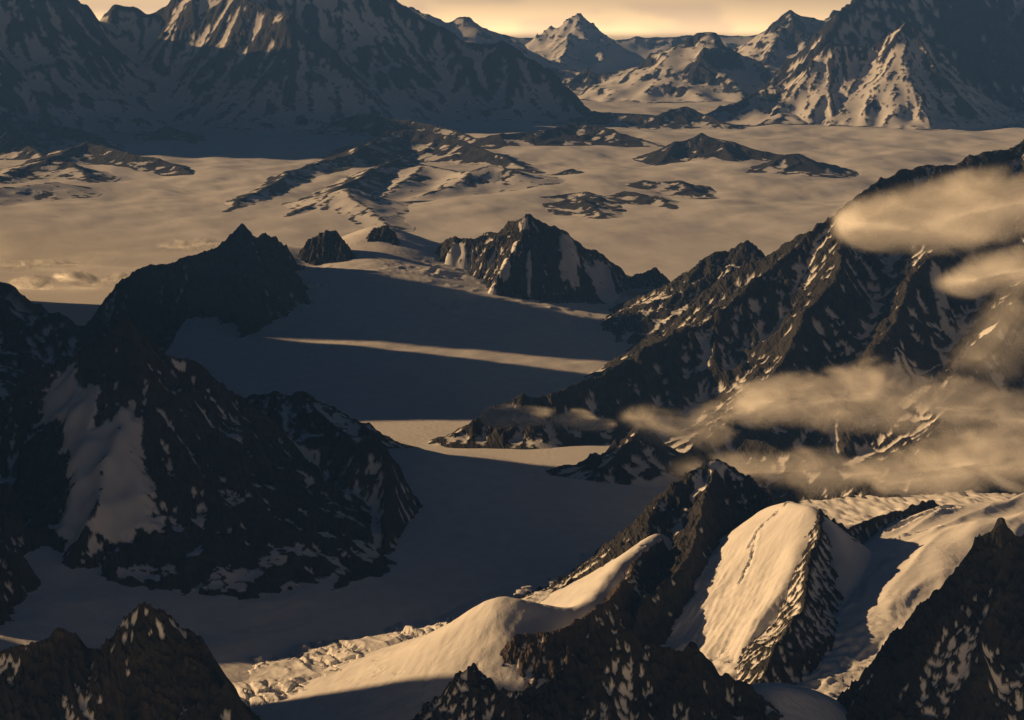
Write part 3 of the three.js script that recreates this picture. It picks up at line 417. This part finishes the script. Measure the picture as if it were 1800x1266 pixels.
mountain('glacier', 'broken sunlit hanging glacier spilling down at the right', 'glacier', 'snow slopes', { pure: true, seed: 107, gullyAmp: 0, cell: 13, slope: 0.5, jag: 4, amp: 20, wave: 320, k: 1.5, soft: 7, floor: () => 300, reach: 1.2, rough: 0.1,
  ridges: [{ p: [[2000, 820, 7500], [1800, 857, 7350], [1683, 869, 7250], [1624, 892, 7100], [1557, 940, 6900], [1505, 971, 6750], [1474, 1003, 6600], [1426, 1058, 6400], [1371, 1121, 6200], [1320, 1193, 5950]], S: 0.5, B: 1.3 },
    { p: [[1900, 880, 6950], [1750, 905, 6720], [1660, 955, 6520], [1600, 1020, 6320], [1540, 1095, 6100], [1470, 1180, 5900]], S: 0.5, B: 0.45 }], spur: null, snow: { r: 3 },
  top: (x, z, s, h) => 11 * (ridged(x / 420 + 4, z / 260 + x / 300, 2, 0.4) - 0.8) + iceCracks(x, z) + ss(740, 520, h) * (9 * crack(x + 50, z, 90, 60, 0.25) + 8 * fbm(x / 50, z / 45, 3)) });
mountain('icefall', 'sunlit icefall broken into blocks below the snow dome', 'glacier', 'snow slopes', { pure: true, seed: 108, cell: 7, slope: 0.25, jag: 4, amp: 0, k: 1.3, soft: 6, reach: 3, clip: [-1300, 300, -7600, -5900],
  ridges: [{ p: [[420, 1250, 6700], [520, 1200, 6800], [620, 1150, 6950], [720, 1105, 7100], [820, 1085, 7200], [900, 1080, 7300]], S: 0.25, B: 0.6 }], spur: null, snow: { r: 4, lo: 1.3, hi: 1.9, fill: 3, bare: -6 },
  top: (x, z) => { const u = x * 0.8 + z * 0.6, v = z * 0.8 - x * 0.6, m = ss(-0.35, 0.25, noise(x / 240, z / 240 + 3) + 0.1), wu = 14 * noise(u / 50, v / 50); worley((u + wu) / 120, (v + wu) / 46); const a = WOR[0], b = WOR[1]; worley((u - wu) / 52 + 9, (v + wu) / 30); return 16 * (ridged(u / 260 + 4, v / 170, 2, 0.5) - 0.8) + m * (34 * (b - 0.5) - 26 * ss(0.14, 0.02, a) + 3 * (WOR[1] - 0.5) - 3 * ss(0.1, 0.02, WOR[0])) + 1.5 * fbm(u / 25, v / 20, 2); } });
mountain('rock_spire', 'black rock spires with snow streaks at the bottom centre', 'rock spire', 'foreground rocks', { rock: [0.009, 0.0095, 0.011], rock2: [0.024, 0.022, 0.021], seed: 111, cell: 5.4, slope: 1.5, jag: 8, amp: 26, wave: 160, k: 1.8, rough: 0.5, floor: () => 550,
  ridges: [{ p: [[690, 1290, 4900], [758, 1216, 4900], [802, 1169, 4900], [829, 1155, 4900], [853, 1181, 4900], [884, 1203, 4850], [928, 1200, 4800], [1000, 1195, 4800], [1023, 1130, 4800], [1042, 1102, 4800], [1062, 1088, 4800], [1090, 1102, 4800], [1114, 1110, 4800], [1133, 1133, 4800], [1153, 1122, 4800], [1177, 1120, 4800], [1197, 1130, 4800], [1210, 1114, 4800], [1232, 1137, 4800], [1264, 1185, 4800], [1320, 1195, 4750]] }],
  spur: { gap: 100, levels: 2, k: 0.72, front: true }, snow: { lo: 0.4, hi: 0.8, fill: 1, bare: -6, wave: 90, vary: 0.4, clump: 2 } });
mountain('snow_mound', 'shaded rounded snow mound in the foreground right of the black spires', 'snow slope', 'snow slopes', { pure: true, seed: 113, cell: 10, gullyAmp: 0, slope: 0.6, jag: 2, amp: 4, wave: 150, k: 1.5, soft: 5, floor: () => 550,
  ridges: [{ p: [[1250, 1200, 4850], [1320, 1193, 4850], [1387, 1187, 4850], [1419, 1200, 4850], [1442, 1216, 4850], [1478, 1260, 4850], [1500, 1300, 4850]] }], spur: null, snow: { r: 3, lo: 1.3, hi: 1.9, fill: 3, bare: -6 } });
mountain('rock_spire', 'jagged black rock buttress in the bottom right corner', 'rock spire', 'foreground rocks', { rock: [0.009, 0.0095, 0.011], rock2: [0.024, 0.022, 0.021], seed: 115, cell: 5.6, slope: 1.7, jag: 9, amp: 32, wave: 170, k: 1.8, rough: 0.5, floor: () => 550,
  ridges: [{ p: [[1470, 1290, 4900], [1505, 1208, 4900], [1521, 1177, 4900], [1545, 1169, 4900], [1569, 1121, 4900], [1577, 1102, 4900], [1592, 1114, 4900], [1612, 1118, 4900], [1628, 1102, 4900], [1644, 1050, 4900], [1663, 1023, 4900], [1683, 987, 4900], [1699, 956, 4900], [1715, 928, 4900], [1735, 920, 4900], [1748, 904, 4900], [1766, 920, 4900], [1786, 928, 4900], [1800, 918, 4900], [1900, 880, 4950], [2000, 900, 5000]] }],
  spur: { gap: 110, levels: 2, k: 0.75, front: true }, snow: { lo: 0.35, hi: 0.7, fill: 1, bare: -9, wave: 90, clump: 2 } });
// mountains beyond the left edge of the frame, whose shade fills the valley and the foreground
[['mountain beyond the left edge that shades the valley ice', 121, [[-4700, 2700, -8500], [-4900, 2800, -9300], [-5000, 2600, -10500], [-5100, 2500, -11800]], 4],
  ['steep mountain beyond the left edge that shades the foreground rocks', 122, [[-4600, 3300, -4300], [-4700, 3500, -5200], [-4700, 3500, -6100], [-4700, 3400, -6450]], 5],
  ['mountain beyond the left edge that shades the snow basin', 123, [[-7600, 3100, -15820], [-7700, 3400, -17000], [-7900, 3000, -17500]], 4],
  ['high end of the far massif beyond the left edge, shading the far plain', 125, [[-15500, 4800, -36000], [-16000, 5300, -39500], [-15500, 4900, -42500]], 1.8],
  ['mountain beyond the left edge between the two sunlit strips of the glacier', 124, [[-6600, 2400, -13700], [-6700, 2800, -14300], [-6700, 2700, -15080]], 4]].forEach(([label, seed, p, S]) => mountain('rock_mountain', label, 'mountain', 'near mountains', { seed, cell: 75, slope: S, jag: 170, amp: 90, wave: 900, k: 2.6, back: 1, behind: 9e9,
  ridges: [{ p, world: true, S }], spur: null, snow: { lo: 0.5, hi: 0.9, fill: 10, bare: -20, wave: 800 } }));
// ---------------------------------------------------------------- clouds: soft bodies built of closely spaced translucent layers of vapour through their depth
const cloudMat = new THREE.MeshPhysicalMaterial({ name: 'vapour', color: new THREE.Color().setRGB(0.97, 0.97, 0.97), vertexColors: true, transparent: true, roughness: 1, transmission: 0.38, thickness: 0, specularIntensity: 0 });
function cloud(label, d, blobs, o = {}) {
  const n = o.layers ?? 10, thick = o.thick ?? 500, lam = o.lam ?? 420, seed = (o.seed ?? 1) * 31.7, cellC = o.cell ?? 20, dens = o.dens ?? 1;
  const B = blobs.map(([px, py, rx, ry, w = 1]) => { const [x, y] = at(px, py, d); return [x, y, rx * d / FOCAL, ry * d / FOCAL, w]; });
  let x0 = 1e9, x1 = -1e9, y0 = 1e9, y1 = -1e9;
  for (const [x, y, rx, ry] of B) { x0 = Math.min(x0, x - rx * 2.1); x1 = Math.max(x1, x + rx * 2.1); y0 = Math.min(y0, y - ry * 2.1); y1 = Math.max(y1, y + ry * 2.1); }
  const nx = Math.ceil((x1 - x0) / cellC) + 1, ny = Math.ceil((y1 - y0) / (cellC * 0.7)) + 1, pos = [], nor = [], col = [], idx = [];
  const field = (x, y, f) => { let s = 0; for (const [bx, by, rx, ry, w] of B) { const u = (x - bx) / rx, v = (y - by) / ry, q = u * u + v * v + f * f * 1.6; s += w * Math.exp(-q * 0.85); } return s; };
  for (let k = 0; k < n; k++) {
    const f = (k + 0.5) / n * 2 - 1, z = -d + f * thick * 0.5, off = pos.length / 3, al = [];
    for (let j = 0; j < ny; j++) for (let i = 0; i < nx; i++) {
      const x = x0 + i * cellC, y = y0 + j * cellC * 0.7, m = f * thick / lam * 0.5;
      const wx = fbm(x / lam + seed + m, y / lam * 1.2 - m, 2) * 0.5, nz = fbm(x / lam * 1.3 + m * 1.3 + seed + wx, y / lam * 1.5 + wx - m, 5, 0.5);
      const s = field(x, y, f), g = Math.max(0, s + nz * (o.rag ?? 0.75) * Math.min(1, s * 3.5) - 0.16) * ss(0.06, 0.3, s), e = 12;
      const a = (1 - Math.exp(-Math.pow(g, 1.25) * dens * 3.6 / n));
      al.push(a); pos.push(x, y, z + (x - (x0 + x1) / 2) * 0.231); col.push(1, 1, 1, a);
      let gx = -(field(x + e, y, f) - field(x - e, y, f)), gy = -(field(x, y + e, f) - field(x, y - e, f)), gz = -(field(x, y, f + 0.02) - field(x, y, f - 0.02)) * e / (0.02 * thick * 0.5);
      const p = fbm(x / lam * 2 + seed, y / lam * 3, 3) * 0.25; gx += 1e-5; const l = Math.hypot(gx, gy, gz) + 1e-6; gx = gx / l * 1.1 + p * 0.8 + 0.5 * Math.cos(k * 2.4); gy = gy / l * 1.1 + p * 0.5 + 0.2; gz = gz / l * 0.5 + 0.4 * Math.sin(k * 2.4); const q = Math.hypot(gx, gy, gz);
      nor.push(gx / q, gy / q, gz / q);
    }
    for (let j = 0; j < ny - 1; j++) for (let i = 0; i < nx - 1; i++) {
      const a = j * nx + i; if (Math.max(al[a], al[a + 1], al[a + nx], al[a + nx + 1]) < 0.0015) continue;
      idx.push(off + a, off + a + 1, off + a + nx, off + a + 1, off + a + nx + 1, off + a + nx);
    }
  }
  const map = new Int32Array(pos.length / 3).fill(-1); let c = 0; for (const v of idx) if (map[v] < 0) map[v] = c++;
  const P = new Float32Array(c * 3), Nn = new Float32Array(c * 3), C = new Float32Array(c * 4);
  map.forEach((m, v) => { if (m >= 0) { for (let q = 0; q < 3; q++) { P[m * 3 + q] = pos[v * 3 + q]; Nn[m * 3 + q] = nor[v * 3 + q]; } for (let q = 0; q < 4; q++) C[m * 4 + q] = col[v * 4 + q]; } });
  const g = new THREE.BufferGeometry(); g.setAttribute('position', new THREE.BufferAttribute(P, 3)); g.setAttribute('normal', new THREE.BufferAttribute(Nn, 3)); g.setAttribute('color', new THREE.BufferAttribute(C, 4)); g.setIndex(idx.map((v) => map[v]));
  const mesh = new THREE.Mesh(g, cloudMat); mesh.name = numbered('cloud'); mesh.castShadow = mesh.receiveShadow = true; TRI += idx.length / 3; console.log(mesh.name, idx.length / 3);
  scene.add(tag(mesh, label, 'cloud', 'clouds around the mountains'));
}
cloud('large peach cloud covering the upper part of the great right mountain', 10600, [[1640, 380, 95, 38, 1.2], [1740, 350, 80, 36, 1.1], [1830, 335, 70, 40], [1560, 400, 60, 32, 1], [1515, 396, 30, 20, 0.45], [1650, 418, 80, 20, 0.6]], { seed: 2, dens: 2.6, thick: 700, rag: 0.8, lam: 640, cell: 25 });
cloud('smaller peach cloud at the right edge below the largest one', 10200, [[1770, 478, 80, 28], [1710, 500, 45, 20, 0.7], [1830, 470, 60, 30]], { seed: 3, dens: 1.6, thick: 500 });
cloud('long torn cloud bank across the foot of the great right mountain', 9300, [[1360, 715, 60, 24], [1440, 700, 60, 28, 0.9], [1540, 690, 70, 30], [1640, 712, 90, 36], [1760, 715, 90, 36], [1300, 742, 50, 14, 0.6], [1560, 655, 34, 18, 0.6], [1460, 740, 90, 18, 0.6]], { seed: 4, dens: 1.3, thick: 600, lam: 300, rag: 0.9 });
cloud('soft cloud lying behind the hanging glacier at the right edge', 8600, [[1620, 835, 80, 28, 0.8], [1710, 812, 80, 34], [1800, 800, 80, 40], [1560, 850, 50, 16, 0.6]], { seed: 5, dens: 1.3, thick: 500, lam: 300 });
cloud('thin veil of mist along the right edge between the cloud banks', 9900, [[1770, 600, 60, 50, 0.8], [1720, 640, 60, 30, 0.6], [1810, 540, 60, 40, 0.8]], { seed: 15, dens: 0.3, thick: 400, lam: 300, rag: 0.6, layers: 8, cell: 30 });
cloud('thin bright wisp in front of the lower spur left of the great mountain', 10500, [[885, 738, 32, 17], [935, 735, 40, 13, 0.8], [1010, 735, 40, 13, 0.9], [1055, 740, 26, 10, 0.6]], { seed: 6, dens: 4, thick: 260, lam: 220, cell: 14, rag: 0.8 });
cloud('faint grey mist between the thin wisp and the long cloud bank', 9800, [[1150, 742, 50, 24, 0.7], [1210, 765, 60, 24, 0.7], [1255, 735, 40, 18, 0.6]], { seed: 7, dens: 0.8, thick: 400, lam: 260, rag: 0.9 });
cloud('thin veil of mist behind the pointed dark peak', 8300, [[1370, 835, 130, 36, 0.7], [1240, 880, 70, 40, 0.5], [1480, 820, 90, 30, 0.6]], { seed: 8, dens: 0.7, thick: 400, lam: 300, rag: 0.8, layers: 8 });
const puffs = [['largest of the small bright clouds at the left edge above the plain', [[48, 507, 26, 15], [72, 500, 22, 12, 0.9], [20, 518, 24, 12, 0.8]]], ['flat bright cloud right of the round one at the left edge', [[122, 486, 22, 9], [142, 491, 20, 8, 0.9], [165, 497, 14, 6, 0.5]]],
  ['faint puff touching the slope of the left rock mountain', [[190, 493, 22, 9, 0.7], [215, 486, 14, 8, 0.5]]], ['dim puff lowest at the left edge', [[10, 545, 40, 14, 0.8], [60, 540, 40, 12, 0.6], [110, 535, 30, 10, 0.5]]], ['thin streak of cloud over the plain above the round puffs', [[30, 468, 50, 7, 0.6], [100, 462, 50, 6, 0.6]]]];
puffs.forEach(([label, b], i) => cloud(label, 18700 - i * 60, b, { seed: 20 + i, dens: i < 2 ? 7 : 3, thick: 320, lam: 300, cell: 22, rag: 0.6, layers: 8 }));
cloud('pale wisp curling over the ridge of the left rock mountain', 18500, [[330, 432, 34, 9, 0.9], [365, 425, 20, 7, 0.7], [300, 436, 20, 6, 0.6]], { seed: 11, dens: 2, thick: 260, lam: 240, cell: 18 });
cloud('wide luminous veil of mist lying on the left of the plain', 20500, [[40, 455, 190, 48, 0.8], [240, 430, 140, 34, 0.5], [-60, 490, 160, 50, 0.8]], { seed: 12, dens: 0.8, thick: 1400, lam: 1500, cell: 90, rag: 0.35, layers: 7 });
console.log('triangles', TRI);
renderer.render(scene, camera);
